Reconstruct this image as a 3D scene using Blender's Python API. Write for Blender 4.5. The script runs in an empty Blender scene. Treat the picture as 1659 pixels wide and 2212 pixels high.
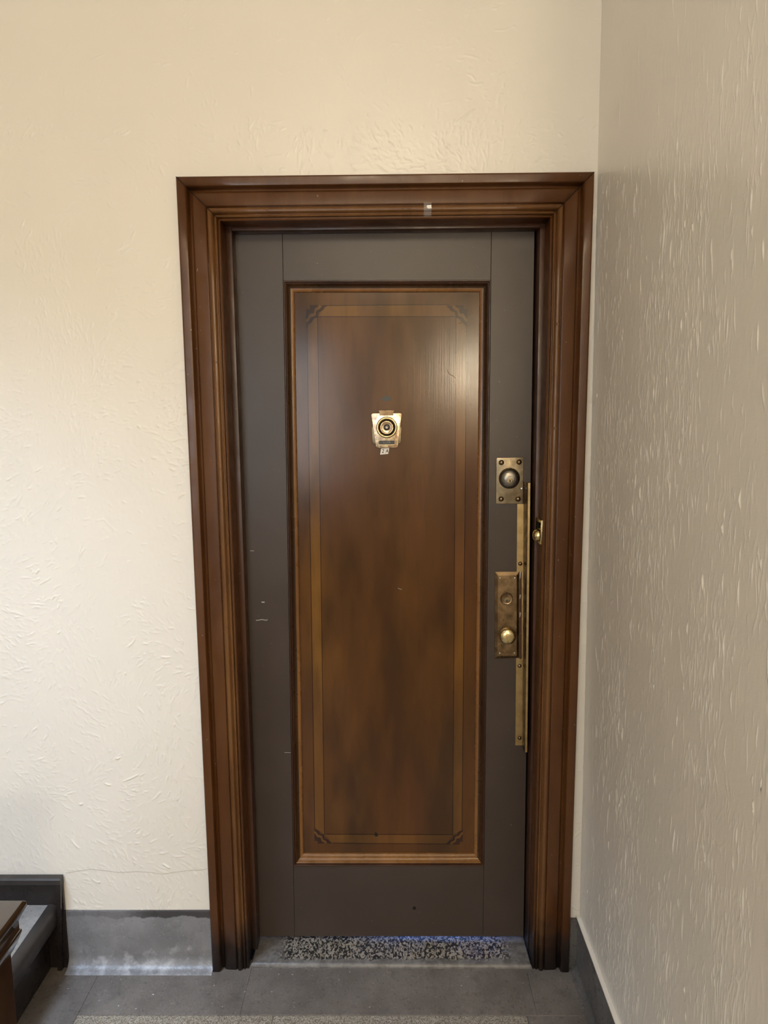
import bpy, bmesh, math, random
import numpy as np
from mathutils import Vector, Matrix
random.seed(7)
SC = bpy.context.scene
COL = SC.collection
PI = math.pi

# ------------------------------------------------------------------ camera
cam_d = bpy.data.cameras.new('camera')
cam_o = bpy.data.objects.new('camera', cam_d)
COL.objects.link(cam_o)
SC.camera = cam_o
cam_d.sensor_fit = 'VERTICAL'
cam_d.sensor_height = 36.0
cam_d.lens = 1550.0 / 2212.0 * 36.0
cam_d.clip_start = 0.02
_p, _y, _r = 0.141915558, 0.0114076174, -0.00784799246
_f = Vector((-math.sin(_y) * math.cos(_p), math.cos(_y) * math.cos(_p), -math.sin(_p)))
_rt = Vector((math.cos(_y), math.sin(_y), 0))
_up = _rt.cross(_f)
_r2 = _rt * math.cos(_r) + _up * math.sin(_r)
_u2 = -_rt * math.sin(_r) + _up * math.cos(_r)
cam_o.matrix_world = Matrix(((_r2.x, _u2.x, -_f.x, 0.01412), (_r2.y, _u2.y, -_f.y, -1.94409),
                             (_r2.z, _u2.z, -_f.z, 1.65329), (0, 0, 0, 1)))

# ------------------------------------------------------------------ world, lights, exposure
SC.view_settings.view_transform = 'Standard'
SC.view_settings.look = 'None'
SC.view_settings.gamma = 1.0
SC.view_settings.use_curve_mapping = False
SC.view_settings.exposure = 0.0
W = bpy.data.worlds.new('world')
SC.world = W
W.use_nodes = True
W.node_tree.nodes['Background'].inputs[0].default_value = (0.5, 0.6, 0.8, 1)
W.node_tree.nodes['Background'].inputs[1].default_value = 0.05


def area(name, loc, target, sx, sy, power, col):
    l = bpy.data.lights.new(name, 'AREA')
    l.shape = 'RECTANGLE'
    l.size, l.size_y = sx, sy
    l.energy = power
    l.color = col
    o = bpy.data.objects.new(name, l)
    COL.objects.link(o)
    o.location = loc
    o.rotation_euler = (Vector(target) - Vector(loc)).to_track_quat('-Z', 'Y').to_euler()
    return o


def ball(name, loc, r, power, col):
    l = bpy.data.lights.new(name, 'POINT')
    l.shadow_soft_size = r
    l.energy = power
    l.color = col
    o = bpy.data.objects.new(name, l)
    COL.objects.link(o)
    o.location = loc
    return o


WARM = (1.0, 0.86, 0.64)
ball('hall_ceiling_lamp', (-0.05, -2.8, 2.85), 0.14, 52, WARM)          # glass globe lamp of the hall
ball('wall_lamp', (0.78, -4.02, 1.95), 0.13, 70, (1.0, 0.86, 0.64))    # lamp on the far wall, round the corner
area('front_cool_fill', (-1.1, -4.1, 1.40), (-0.8, 0.0, 0.5), 1.3, 1.7, 38, (0.80, 0.90, 1.0))  # cool fill added behind the camera for the lower left wall; window invented
area('left_floor_fill', (-1.45, -1.1, 2.95), (-0.85, -0.25, 0.0), 0.7, 0.7, 14, (0.58, 0.75, 1.0)).data.spread = math.radians(62)  # narrow cool fill added overhead to brighten the left floor; skylight invented
area('apartment_daylight', (0.17, 0.60, 0.075), (0.17, 0.0, 0.012), 0.22, 0.09, 22.0, (0.20, 0.38, 1.0))


# ------------------------------------------------------------------ mesh helpers
class B:
    def __init__(s):
        s.v, s.f, s.m = [], [], []

    def add(s, vs, fs, mi=0):
        n = len(s.v)
        s.v += [tuple(v) for v in vs]
        s.f += [tuple(i + n for i in f) for f in fs]
        s.m += [mi] * len(fs)
        return s

    def box(s, x0, x1, y0, y1, z0, z1, mi=0):
        vs = [(x, y, z) for x in (x0, x1) for y in (y0, y1) for z in (z0, z1)]
        return s.add(vs, [(0, 1, 3, 2), (4, 6, 7, 5), (0, 4, 5, 1), (2, 3, 7, 6), (0, 2, 6, 4), (1, 5, 7, 3)], mi)

    def plate(s, xz, y0, y1, mi=0):
        """polygon in the x-z plane extruded from y0 (front) to y1 (back)"""
        n = len(xz)
        vs = [(x, y0, z) for x, z in xz] + [(x, y1, z) for x, z in xz]
        fs = [tuple(range(n)), tuple(range(2 * n - 1, n - 1, -1))]
        fs += [(i, i + n, (i + 1) % n + n, (i + 1) % n) for i in range(n)]
        return s.add(vs, fs, mi)

    def flat(s, xz, y, mi=0):
        return s.add([(x, y, z) for x, z in xz], [tuple(range(len(xz)))], mi)

    def loft(s, rings, closed=False, mi=0, caps=True):
        """rings: equal-length lists of points; ring joined to the next"""
        n = len(rings[0])
        vs = [p for r in rings for p in r]
        fs = []
        for k in range(len(rings) - 1):
            for i in range(n if closed else n - 1):
                j = (i + 1) % n
                fs.append((k * n + i, k * n + j, (k + 1) * n + j, (k + 1) * n + i))
        if caps:
            fs.append(tuple(range(n)))
            fs.append(tuple((len(rings) - 1) * n + i for i in range(n - 1, -1, -1)))
        return s.add(vs, fs, mi)

    def lathe(s, cx, cz, y0, prof, n=32, mi=0, axis='y'):
        """prof: (radius, distance towards the room from y0)"""
        rings = []
        for r, d in prof:
            ring = []
            for i in range(n):
                a = 2 * PI * i / n
                ring.append((cx + r * math.cos(a), y0 - d, cz + r * math.sin(a)))
            rings.append(ring)
        return s.loft(rings, True, mi, True)

    def build(s, name, mats, parent=None, bevel=0.0, seg=2, smooth=35, fix=True):
        me = bpy.data.meshes.new(name)
        off = Vector(parent_loc(parent))
        me.from_pydata([tuple(Vector(v) - off) for v in s.v], [], s.f)
        if not isinstance(mats, (list, tuple)):
            mats = [mats]
        for m in mats:
            me.materials.append(m)
        for p, mi in zip(me.polygons, s.m):
            p.material_index = mi
        bm = bmesh.new()
        bm.from_mesh(me)
        if fix:
            bmesh.ops.recalc_face_normals(bm, faces=bm.faces)
        if bevel > 0:
            es = [e for e in bm.edges if len(e.link_faces) == 2 and e.calc_face_angle(0) > 0.6]
            bmesh.ops.bevel(bm, geom=es, offset=bevel, segments=seg, profile=0.5, affect='EDGES', clamp_overlap=True)
        bm.to_mesh(me)
        bm.free()
        if smooth:
            for p in me.polygons:
                p.use_smooth = True
            me.set_sharp_from_angle(angle=math.radians(smooth))
        o = bpy.data.objects.new(name, me)
        COL.objects.link(o)
        if parent is not None:
            o.parent = parent
        return o


def parent_loc(p):
    v = Vector((0, 0, 0))
    while p is not None:
        v += p.location
        p = p.parent
    return v


def root(name, loc, label, cat, kind=None, group=None):
    o = bpy.data.objects.new(name, None)
    COL.objects.link(o)
    o.location = loc
    o.empty_display_size = 0.05
    return tag(o, label, cat, kind, group)


def tag(o, label=None, cat=None, kind=None, group=None):
    if label: o['label'] = label
    if cat: o['category'] = cat
    if kind: o['kind'] = kind
    if group: o['group'] = group
    return o


def dup(o, loc, parent):
    c = o.copy()
    COL.objects.link(c)
    c.parent = parent
    c.location = loc
    return c


# ------------------------------------------------------------------ materials
class M:
    def __init__(s, name, rough=0.5, spec=0.5, metal=0.0):
        s.mat = bpy.data.materials.new(name)
        s.mat.use_nodes = True
        s.t = s.mat.node_tree
        s.b = s.t.nodes['Principled BSDF']
        s.b.inputs['Roughness'].default_value = rough
        s.b.inputs['Specular IOR Level'].default_value = spec
        s.b.inputs['Metallic'].default_value = metal
        s.pos = s.n('ShaderNodeNewGeometry').outputs['Position']

    def n(s, t, **kw):
        nd = s.t.nodes.new(t)
        for k, v in kw.items():
            setattr(nd, k, v)
        return nd

    def put(s, sock, v):
        if isinstance(v, bpy.types.NodeSocket):
            s.t.links.new(v, sock)
        elif isinstance(v, (tuple, list)) and len(v) == 3 and sock.type == 'RGBA':
            sock.default_value = (*v, 1)
        else:
            sock.default_value = v

    def scaled(s, sc=(1, 1, 1), rot=(0, 0, 0), loc=(0, 0, 0), src=None):
        m = s.n('ShaderNodeMapping', vector_type='TEXTURE')
        sc = tuple(1.0 / q for q in sc)
        s.put(m.inputs['Vector'], src or s.pos)
        m.inputs['Scale'].default_value = sc
        m.inputs['Rotation'].default_value = rot
        m.inputs['Location'].default_value = loc
        return m.outputs[0]

    def noise(s, scale=5, detail=4, rough=0.5, vec=None, dist=0.0):
        nd = s.n('ShaderNodeTexNoise')
        s.put(nd.inputs['Vector'], vec or s.pos)
        nd.inputs['Scale'].default_value = scale
        nd.inputs['Detail'].default_value = detail
        nd.inputs['Roughness'].default_value = rough
        nd.inputs['Distortion'].default_value = dist
        return nd.outputs['Fac']

    def voro(s, scale, vec=None, feature='F1', out='Distance'):
        nd = s.n('ShaderNodeTexVoronoi', feature=feature)
        s.put(nd.inputs['Vector'], vec or s.pos)
        nd.inputs['Scale'].default_value = scale
        return nd.outputs[out]

    def remap(s, v, a, b, c=0.0, d=1.0, smooth=True):
        nd = s.n('ShaderNodeMapRange', interpolation_type='SMOOTHSTEP' if smooth else 'LINEAR')
        s.put(nd.inputs['Value'], v)
        for i, x in zip((1, 2, 3, 4), (a, b, c, d)):
            nd.inputs[i].default_value = x
        return nd.outputs[0]

    def math(s, op, a, b=0.0):
        nd = s.n('ShaderNodeMath', operation=op)
        s.put(nd.inputs[0], a)
        s.put(nd.inputs[1], b)
        return nd.outputs[0]

    def mix(s, f, a, b, mode='MIX'):
        nd = s.n('ShaderNodeMix', data_type='RGBA', blend_type=mode)
        s.put(nd.inputs[0], f)
        s.put(nd.inputs[6], a)
        s.put(nd.inputs[7], b)
        return nd.outputs[2]

    def axis(s, i, src=None):
        nd = s.n('ShaderNodeSeparateXYZ')
        s.put(nd.inputs[0], src or s.pos)
        return nd.outputs[i]

    def color(s, c):
        s.put(s.b.inputs['Base Color'], c)
        return s

    def rough(s, v):
        s.put(s.b.inputs['Roughness'], v)
        return s

    def bump(s, h, dist=0.001, strength=1.0):
        nd = s.n('ShaderNodeBump')
        nd.inputs['Strength'].default_value = strength
        nd.inputs['Distance'].default_value = dist
        s.put(nd.inputs['Height'], h)
        s.put(s.b.inputs['Normal'], nd.outputs[0])
        return s


PAINT = (0.80, 0.758, 0.690)


def plaster_mat(name, rough):
    m = M(name, rough, 0.5)
    m.color(m.mix(m.remap(m.noise(2.2, 4, 0.55), 0.35, 0.7), tuple(c * 0.97 for c in PAINT), PAINT))
    m.bump(m.noise(320, 3, 0.6), 0.00014)
    return m.mat


MAT_WALL = plaster_mat('cream_trowelled_plaster', 0.33)
MAT_WALL_R = plaster_mat('cream_brushed_plaster', 0.30)
MAT_WALL_PLAIN = M('cream_plain_plaster', 0.5, 0.3).color((0.72, 0.66, 0.55)).mat
MAT_CEIL = M('ceiling_paint', 0.6, 0.3).color((0.78, 0.74, 0.66)).mat


def brown_mat(name, dark, mid, light, rough=0.33, scuff=True, spec=0.42):
    m = M(name, rough, spec)
    n1 = m.noise(7, 5, 0.6, m.scaled((1.3, 1.3, 0.35)))
    n2 = m.noise(30, 4, 0.6, m.scaled((1, 1, 0.22), (0, 0, 0), (4, 2, 7)))
    c = m.mix(m.remap(n1, 0.32, 0.70), dark, mid)
    c = m.mix(m.math('MULTIPLY', m.remap(n2, 0.48, 0.8), 0.32), c, light)
    if scuff:
        z = m.axis(2)
        ed = m.math('ADD', z, m.math('MULTIPLY', m.noise(22, 4, 0.6), 0.22))
        c = m.mix(m.remap(ed, 0.14, 0.30, 0.85, 0.0), c, (0.018, 0.015, 0.014))
        chip = m.remap(m.noise(120, 1, 0.4, m.scaled((1, 1, 0.7))), 0.80, 0.81)
        c = m.mix(m.math('MULTIPLY', chip, 0.5), c, (0.35, 0.28, 0.22))
    m.color(c)
    h = m.math('ADD', m.math('MULTIPLY', m.noise(11, 2, 0.5, m.scaled((1, 1, 0.3))), 1.0),
               m.math('MULTIPLY', m.noise(140, 3, 0.6), 0.06))
    m.bump(h, 0.0009)
    m.rough(m.remap(m.noise(20, 3), 0.3, 0.7, rough - 0.05, rough + 0.1))
    return m.mat


MAT_CASE = brown_mat('brown_grained_metal', (0.070, 0.024, 0.006), (0.102, 0.039, 0.0105), (0.135, 0.057, 0.018))
MAT_BEAD = brown_mat('tan_bead', (0.105, 0.043, 0.013), (0.160, 0.072, 0.023), (0.22, 0.11, 0.040))  # bead faces a lighter tan than the rest of the casing
MAT_STOP = brown_mat('dark_brown_metal', (0.038, 0.014, 0.007), (0.062, 0.024, 0.011), (0.085, 0.036, 0.016))
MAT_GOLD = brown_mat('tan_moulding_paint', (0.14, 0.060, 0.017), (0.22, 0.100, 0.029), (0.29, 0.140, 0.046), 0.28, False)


MAT_COVE_SHADE = brown_mat('moulding_cove_shade', (0.030, 0.014, 0.006), (0.055, 0.026, 0.010), (0.085, 0.042, 0.016), 0.28, False)  # shade in the moulding cove, put into its colour on all sides but the bottom


def panel_mat(name, k, tint=(1, 1, 1), smudge=True):
    m = M(name, 0.33, 0.36)
    cols = [(0.046, 0.019, 0.0065), (0.092, 0.036, 0.009), (0.140, 0.060, 0.014), (0.105, 0.034, 0.016)]
    k *= 0.93
    cols = [tuple(c * k * t for c, t in zip(cc, tint)) for cc in cols]
    n1 = m.noise(5.2, 4, 0.5, m.scaled((1.5, 1, 0.42)))
    n2 = m.noise(4.0, 3, 0.5, m.scaled((1.6, 1, 0.5), (0, 0, 0), (6, 3, 1)))
    n3 = m.noise(38, 5, 0.65, m.scaled((1.3, 1, 0.16)))
    c = m.mix(m.remap(n1, 0.30, 0.60), cols[0], cols[1])
    c = m.mix(m.math('MULTIPLY', m.remap(n2, 0.5, 0.72), 0.75), c, cols[2])
    c = m.mix(m.math('MULTIPLY', m.remap(m.noise(3.1, 3, 0.5, m.scaled((1.5, 1, 0.4), (0, 0, 0), (2, 8, 4))), 0.5, 0.7), 0.6), c, cols[3])
    c = m.mix(m.math('MULTIPLY', m.remap(n3, 0.45, 0.75), 0.28), c, cols[0])
    m.color(c)
    x = m.axis(0)
    grain_amt = m.remap(x, -0.05, 0.16, 0.35, 1.0)
    g = m.math('MULTIPLY', m.noise(260, 3, 0.6, m.scaled((1.2, 1, 0.018))), grain_amt)
    h = m.math('ADD', m.math('MULTIPLY', g, 0.085), m.math('MULTIPLY', m.noise(4, 2, 0.5), 0.7))
    h = m.math('ADD', h, m.math('MULTIPLY', m.noise(190, 2, 0.5), 0.03))
    m.bump(h, 0.0011)
    m.rough(m.remap(n1, 0.3, 0.7, 0.17, 0.22))
    return m.mat


MAT_PANEL = panel_mat('mottled_brown_panel', 1.0)
MAT_BAND = panel_mat('painted_tan_band', 1.48, (1.0, 1.10, 0.92))
MAT_LINE = panel_mat('painted_dark_line', 0.30, (1.0, 0.9, 1.3))
MAT_ORN = panel_mat('painted_dark_ornament', 0.42, (0.9, 0.85, 2.0))


def grey_mat():
    m = M('charcoal_door_paint', 0.38, 0.4)
    n = m.noise(3.5, 4, 0.55)
    c = m.mix(m.remap(n, 0.3, 0.7), (0.046, 0.0325, 0.0262), (0.055, 0.0395, 0.0325))
    chip = m.remap(m.noise(130, 2, 0.5), 0.775, 0.79)
    c = m.mix(m.math('MULTIPLY', chip, 0.45), c, (0.4, 0.38, 0.36))
    m.color(c)
    m.bump(m.math('ADD', m.math('MULTIPLY', m.noise(240, 3, 0.6), 0.12), m.math('MULTIPLY', m.noise(5, 2), 1.3)), 0.0011)
    return m.mat


MAT_GREY = grey_mat()
MAT_BLACK = M('shadowed_black', 0.7, 0.2).color((0.010, 0.008, 0.007)).mat


def metal(name, c0, c1, rough, sc=40, m_=1.0, bp=0.00006):
    m = M(name, rough, 0.5, m_)
    n = m.noise(sc, 5, 0.62)
    m.color(m.mix(m.remap(n, 0.35, 0.66), c0, c1))
    m.rough(m.remap(m.noise(sc * 1.7, 4), 0.3, 0.7, rough - 0.07, rough + 0.12))
    m.bump(m.noise(sc * 2.2, 3), bp)
    return m.mat


MAT_BRASS_OLD = metal('tarnished_brass', (0.21, 0.165, 0.105), (0.33, 0.265, 0.175), 0.40)
MAT_BRASS_STRIP = metal('dull_brass', (0.36, 0.26, 0.125), (0.45, 0.335, 0.17), 0.42)
MAT_BRASS_DARK = metal('brown_tarnished_brass', (0.17, 0.113, 0.062), (0.28, 0.195, 0.11), 0.33)
MAT_BRASS = metal('polished_brass', (0.66, 0.52, 0.26), (0.76, 0.62, 0.34), 0.20)
MAT_COPPER = metal('worn_brass_plate', (0.48, 0.34, 0.25), (0.86, 0.70, 0.46), 0.27, 90)
MAT_STEEL = metal('dark_steel', (0.20, 0.18, 0.16), (0.30, 0.27, 0.23), 0.30)
MAT_BOLT = metal('bronze_bolt', (0.13, 0.085, 0.05), (0.20, 0.14, 0.085), 0.30)
MAT_CHROME = metal('bright_screw', (0.62, 0.58, 0.52), (0.75, 0.72, 0.68), 0.25)
MAT_PLASTIC = M('black_plastic', 0.35).color((0.012, 0.014, 0.018)).mat
MAT_WHITE = M('white_sticker', 0.45).color((0.80, 0.77, 0.74)).mat
MAT_INK = M('black_ink', 0.6, 0.2).color((0.01, 0.01, 0.01)).mat
MAT_GREYTXT = M('grey_engraving', 0.6).color((0.22, 0.22, 0.22)).mat
MAT_CHIP = M('pale_chipped_paint', 0.6).color((0.42, 0.40, 0.40)).mat
MAT_CRACK = M('crack_edge_highlight', 0.3).color((0.20, 0.115, 0.05)).mat  # highlight along the varnish cracks, put into a lighter tan
MAT_SMUDGE = M('grey_paint_smudge', 0.5).color((0.055, 0.052, 0.050)).mat


def slab_mat(name, c0, c1, speck, spec_amt, brush=True, rough=0.32):
    m = M(name, rough, 0.5)
    n1 = m.noise(6, 5, 0.6)
    c = m.mix(m.remap(n1, 0.3, 0.7), c0, c1)
    v = m.voro(210, out='Color')
    sv = m.axis(0, v)
    c = m.mix(m.remap(sv, 0.93, 0.95, 0, spec_amt), c, speck)
    c = m.mix(m.remap(m.axis(1, v), 0.94, 0.96, 0, 0.25), c, (0.02, 0.019, 0.018))
    big = m.remap(m.noise(95, 1, 0.4), 0.76, 0.78)
    c = m.mix(big, c, speck)
    st = m.remap(m.noise(11, 4, 0.65), 0.55, 0.72, 0, 0.5)
    c = m.mix(st, c, tuple(q * 0.6 for q in c0))
    m.color(c)
    h = m.math('ADD', m.math('MULTIPLY', m.noise(170, 4, 0.65, m.scaled((1, 0.5, 0.5))), 0.9), m.math('MULTIPLY', m.noise(16, 3), 1.2))
    m.bump(h, 0.0011)
    m.rough(m.remap(m.noise(60, 4, 0.6), 0.3, 0.7, rough - 0.08, rough + 0.16))
    return m.mat


MAT_BORDER = slab_mat('dark_terrazzo_border', (0.120, 0.103, 0.090), (0.180, 0.158, 0.140), (0.42, 0.40, 0.39), 0.10)
MAT_COVE = slab_mat('grey_cove_base', (0.085, 0.080, 0.076), (0.13, 0.123, 0.118), (0.33, 0.32, 0.33), 0.2)


def field_mat():
    m = M('tan_terrazzo', 0.33, 0.5)
    v = m.voro(430, m.scaled((1, 1, 1)), out='Color')
    a = m.axis(0, v)
    c = m.mix(m.remap(a, 0.25, 0.3), (0.14, 0.12, 0.095), (0.25, 0.215, 0.165))
    c = m.mix(m.remap(a, 0.62, 0.66), c, (0.40, 0.355, 0.29))
    m.color(c)
    m.bump(m.math('ADD', a, m.math('MULTIPLY', m.noise(220, 3), 0.6)), 0.0009)
    return m.mat


MAT_FIELD = field_mat()


def saddle_mat():
    m = M('speckled_terrazzo_saddle', 0.35, 0.5)
    wob = m.math('MULTIPLY', m.math('SUBTRACT', m.noise(45, 3, 0.6), 0.5), 0.09)
    x = m.math('ADD', m.math('ABSOLUTE', m.math('SUBTRACT', m.axis(0), 0.012)), wob)
    y = m.math('ADD', m.axis(1), m.math('MULTIPLY', wob, 0.35))
    mask = m.math('MULTIPLY', m.remap(x, 0.315, 0.375, 1, 0), m.remap(y, 0.002, 0.014, 0, 1))
    wv = m.scaled((1, 0.62, 1))
    dv = m.n('ShaderNodeVectorMath', operation='ADD')
    nn = m.n('ShaderNodeTexNoise')
    m.put(nn.inputs['Vector'], m.pos)
    nn.inputs['Scale'].default_value = 120
    sub = m.n('ShaderNodeVectorMath', operation='SCALE')
    m.put(sub.inputs[0], nn.outputs['Color'])
    sub.inputs['Scale'].default_value = 0.010
    m.put(dv.inputs[0], wv)
    m.put(dv.inputs[1], sub.outputs[0])
    v = m.voro(250, dv.outputs[0], out='Color')
    a = m.axis(0, v)
    c = m.mix(m.remap(a, 0.46, 0.52), (0.014, 0.013, 0.013), (0.15, 0.128, 0.100))
    c = m.mix(m.remap(a, 0.62, 0.70), c, (0.25, 0.22, 0.18))
    g = m.mix(m.remap(m.noise(40, 4, 0.6), 0.3, 0.7), (0.085, 0.078, 0.073), (0.16, 0.15, 0.143))
    m.color(m.mix(mask, g, c))
    m.bump(m.math('ADD', m.math('MULTIPLY', a, 0.35), m.noise(120, 3)), 0.0008)
    return m.mat


MAT_SADDLE = saddle_mat()
MAT_STAIR = brown_mat('near_black_stair_paint', (0.012, 0.009, 0.009), (0.020, 0.015, 0.014), (0.035, 0.028, 0.026), 0.30, False)
MAT_NOSING = brown_mat('worn_dark_nosing', (0.024, 0.019, 0.017), (0.036, 0.030, 0.027), (0.055, 0.045, 0.041), 0.40, False)
MAT_TREAD = slab_mat('grey_tread_fill', (0.21, 0.195, 0.18), (0.29, 0.275, 0.26), (0.5, 0.48, 0.45), 0.2)
MAT_NEWEL = brown_mat('dark_varnished_newel', (0.014, 0.007, 0.003), (0.028, 0.013, 0.005), (0.036, 0.018, 0.007), 0.20, False, 0.9)
MAT_NEWEL.node_tree.nodes['Principled BSDF'].inputs['Coat Weight'].default_value = 0.6
MAT_NEWEL.node_tree.nodes['Principled BSDF'].inputs['Coat IOR'].default_value = 1.55

MAT_NEWEL_POST = brown_mat('dark_brown_newel_post', (0.018, 0.008, 0.003), (0.036, 0.016, 0.005), (0.048, 0.022, 0.008), 0.38, False, 0.25)

# ------------------------------------------------------------------ setting
RX0, RXK = 0.5644, -0.0087          # right wall leans: x = RX0 + RXK * z


def rx(z):
    return RX0 + RXK * z


def plaster_coat(parent, mat, place, width, height, na, nz, count, stroke, lull, hole, seed):
    """real relief of the plaster: short raised trowel or brush crests; a runs along the wall, z up"""
    rng = np.random.default_rng(seed)
    A = np.linspace(0, width, na)
    zs = np.linspace(0, height, nz)
    da, dz = width / (na - 1), height / (nz - 1)
    H = np.zeros((nz, na))

    def vnoise(fa, fz):
        G = rng.random((int(height * fz) + 3, int(width * fa) + 3))
        a, b = A * fa, zs * fz
        ia, ib = a.astype(int), b.astype(int)
        ta, tb = a - ia, b - ib
        ta, tb = ta * ta * (3 - 2 * ta), tb * tb * (3 - 2 * tb)
        g0 = G[ib][:, ia] * (1 - ta) + G[ib][:, ia + 1] * ta
        g1 = G[ib + 1][:, ia] * (1 - ta) + G[ib + 1][:, ia + 1] * ta
        return g0 * (1 - tb[:, None]) + g1 * tb[:, None]

    patch = 0.55 * vnoise(9, 5) + 0.3 * vnoise(22, 10) + 0.15 * vnoise(50, 20)
    turn = 0.7 * vnoise(4, 4) + 0.3 * vnoise(9, 9)
    for _ in range(count):
        ca, cz = rng.uniform(0, width), rng.uniform(0, height)
        ib, ia = min(nz - 1, int(cz / dz)), min(na - 1, int(ca / da))
        keep = np.clip((patch[ib, ia] - 0.33) / 0.25, 0.13, 1) * (1.0 if cz < lull else 0.22)
        if rng.random() > keep:
            continue
        L, ang, sg, amp = stroke(rng, turn[ib, ia])
        ph, wob = rng.uniform(0, 6.28), rng.uniform(0.0004, 0.0020)
        ha, hz = abs(math.sin(ang)) * L / 2 + 4 * sg + wob, abs(math.cos(ang)) * L / 2 + 4 * sg
        a0, a1 = max(0, int((ca - ha) / da)), min(na, int((ca + ha) / da) + 2)
        b0, b1 = max(0, int((cz - hz) / dz)), min(nz, int((cz + hz) / dz) + 2)
        if a1 - a0 < 2 or b1 - b0 < 2:
            continue
        U, Z = np.meshgrid(A[a0:a1] - ca, zs[b0:b1] - cz)
        t = (U * math.sin(ang) + Z * math.cos(ang)) / (L / 2)
        u = U * math.cos(ang) - Z * math.sin(ang) - wob * np.sin(ph + t * 3.0)
        k = amp * np.exp(-(u / sg) ** 2) * np.clip(1 - t * t, 0, 1) ** 0.7
        H[b0:b1, a0:a1] = np.maximum(H[b0:b1, a0:a1], k)
    H += 0.0009 * (vnoise(14, 7) - 0.5) + 0.00020 * (vnoise(120, 90) - 0.5) + 0.0005 * (patch - 0.5)
    U, Z = np.meshgrid(A, zs)
    co = np.stack(place(U, Z, H), -1).reshape(-1, 3).astype(np.float32)
    idx = np.arange(na * nz).reshape(nz, na)
    q = np.stack([idx[:-1, :-1], idx[:-1, 1:], idx[1:, 1:], idx[1:, :-1]], -1).reshape(-1, 4)
    if hole:
        c = co[q[:, 0]]
        q = q[~((c[:, 0] > hole[0]) & (c[:, 0] < hole[1]) & (c[:, 2] < hole[2]))]
        used = np.unique(q)
        remap = np.zeros(len(co), dtype=np.int64)
        remap[used] = np.arange(len(used))
        co, q = co[used], remap[q]
    q = np.ascontiguousarray(q, dtype=np.int32)
    me = bpy.data.meshes.new('plaster_coat')
    me.vertices.add(len(co))
    me.vertices.foreach_set('co', co.ravel())
    me.loops.add(q.size)
    me.loops.foreach_set('vertex_index', q.ravel())
    me.polygons.add(len(q))
    me.polygons.foreach_set('loop_start', np.arange(0, q.size, 4, dtype=np.int32))
    me.polygons.foreach_set('use_smooth', np.ones(len(q), dtype=bool))
    me.update(calc_edges=True)
    me.materials.append(mat)
    o = bpy.data.objects.new('plaster_coat', me)
    COL.objects.link(o)
    o.parent = parent


def brush_stroke(g, t):      # right wall: near vertical
    return (g.gamma(2.4, 0.0095) + 0.006, g.normal(0, 0.13) if g.random() < 0.86 else g.normal(0, 0.6),
            g.uniform(0.0008, 0.0015), g.gamma(3.0, 0.00023))


def trowel_stroke(g, t):     # back wall: swirling sweeps, mostly on the slant
    return (g.gamma(2.4, 0.0062) + 0.004, 0.6 + (t - 0.5) * 6.0 + g.normal(0, 0.30),
            g.uniform(0.0012, 0.0020), g.gamma(2.6, 0.00029))


wb = B()
wb.box(-3.0, -0.49, 0.003, 0.16, 0, 3.0)
wb.box(0.49, 0.62, 0.003, 0.16, 0, 3.0)
wb.box(-0.49, 0.49, 0.003, 0.16, 2.20, 3.0)
wbo = wb.build('wall_back', MAT_WALL, smooth=0)
tag(wbo, 'cream trowelled plaster wall around the brown door frame', 'wall', 'structure')
plaster_coat(wbo, MAT_WALL, lambda U, Z, H: (U - 1.12, -H, Z), 1.69, 3.0, 770, 1250, 27000, trowel_stroke, 2.38, (-0.515, 0.515, 2.225), 5)
plaster_coat(wbo, MAT_WALL, lambda U, Z, H: (U - 2.22, -H, Z), 1.102, 3.0, 320, 620, 16000, trowel_stroke, 2.38, None, 6)
_pts = [(-0.960, 0.301), (-0.925, 0.307), (-0.885, 0.313), (-0.845, 0.310), (-0.805, 0.303), (-0.745, 0.306), (-0.705, 0.303), (-0.672, 0.297), (-0.640, 0.303),
        (-0.595, 0.309), (-0.555, 0.311), (-0.534, 0.316)]
b = B()
b.loft([[(x, -0.0012, z + 0.0004), (x, -0.0012, z - 0.0004)] for x, z in _pts], False, 0, False)
b.build('hairline_crack', M('crack_shadow', 0.7, 0.2).color((0.34, 0.31, 0.27)).mat, wbo, smooth=0)
wr = B()
wr.loft([[(rx(z) + 0.006, 0.16, z), (rx(z) + 0.006, -1.594, z), (0.75, -1.594, z), (0.75, 0.16, z)] for z in (-0.02, 3.0)], True)
wr.box(0.565, 2.4, -1.6, -1.45, -0.02, 3.0)
wro = wr.build('wall_right', MAT_WALL_R, smooth=0)
tag(wro, 'cream wall with vertical brushed plaster at the right', 'wall', 'structure')


plaster_coat(wro, MAT_WALL_R, lambda U, Z, H: (RX0 + RXK * Z - H, -0.952 + U, Z), 0.956, 3.0, 860, 800, 14500, brush_stroke, 2.2, None, 11)
plaster_coat(wro, MAT_WALL_R, lambda U, Z, H: (RX0 + RXK * Z - H, -1.60 + U, Z), 0.65, 3.0, 250, 500, 9000, brush_stroke, 2.2, None, 12)
tag(B().box(2.4, 2.5, -4.35, -1.45, -0.02, 3.0).build('wall_side', MAT_WALL_PLAIN, smooth=0), 'plain cream wall at the end of the hall out of view', 'wall', 'structure')
tag(B().box(-3.15, -3.0, -4.2, 0.16, -0.02, 3.0).build('wall_left', MAT_WALL_PLAIN, smooth=0), 'plain cream wall beyond the stairs out at the left', 'wall', 'structure')
tag(B().box(-3.15, 2.5, -4.35, -4.2, -0.02, 3.0).build('wall_front', MAT_WALL_PLAIN, smooth=0), 'plain cream wall behind the camera', 'wall', 'structure')
tag(B().box(-3.15, 2.5, -4.35, 0.16, 3.0, 3.1).build('ceiling', MAT_CEIL, smooth=0), 'plain pale hall ceiling above the frame', 'ceiling', 'structure')

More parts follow.
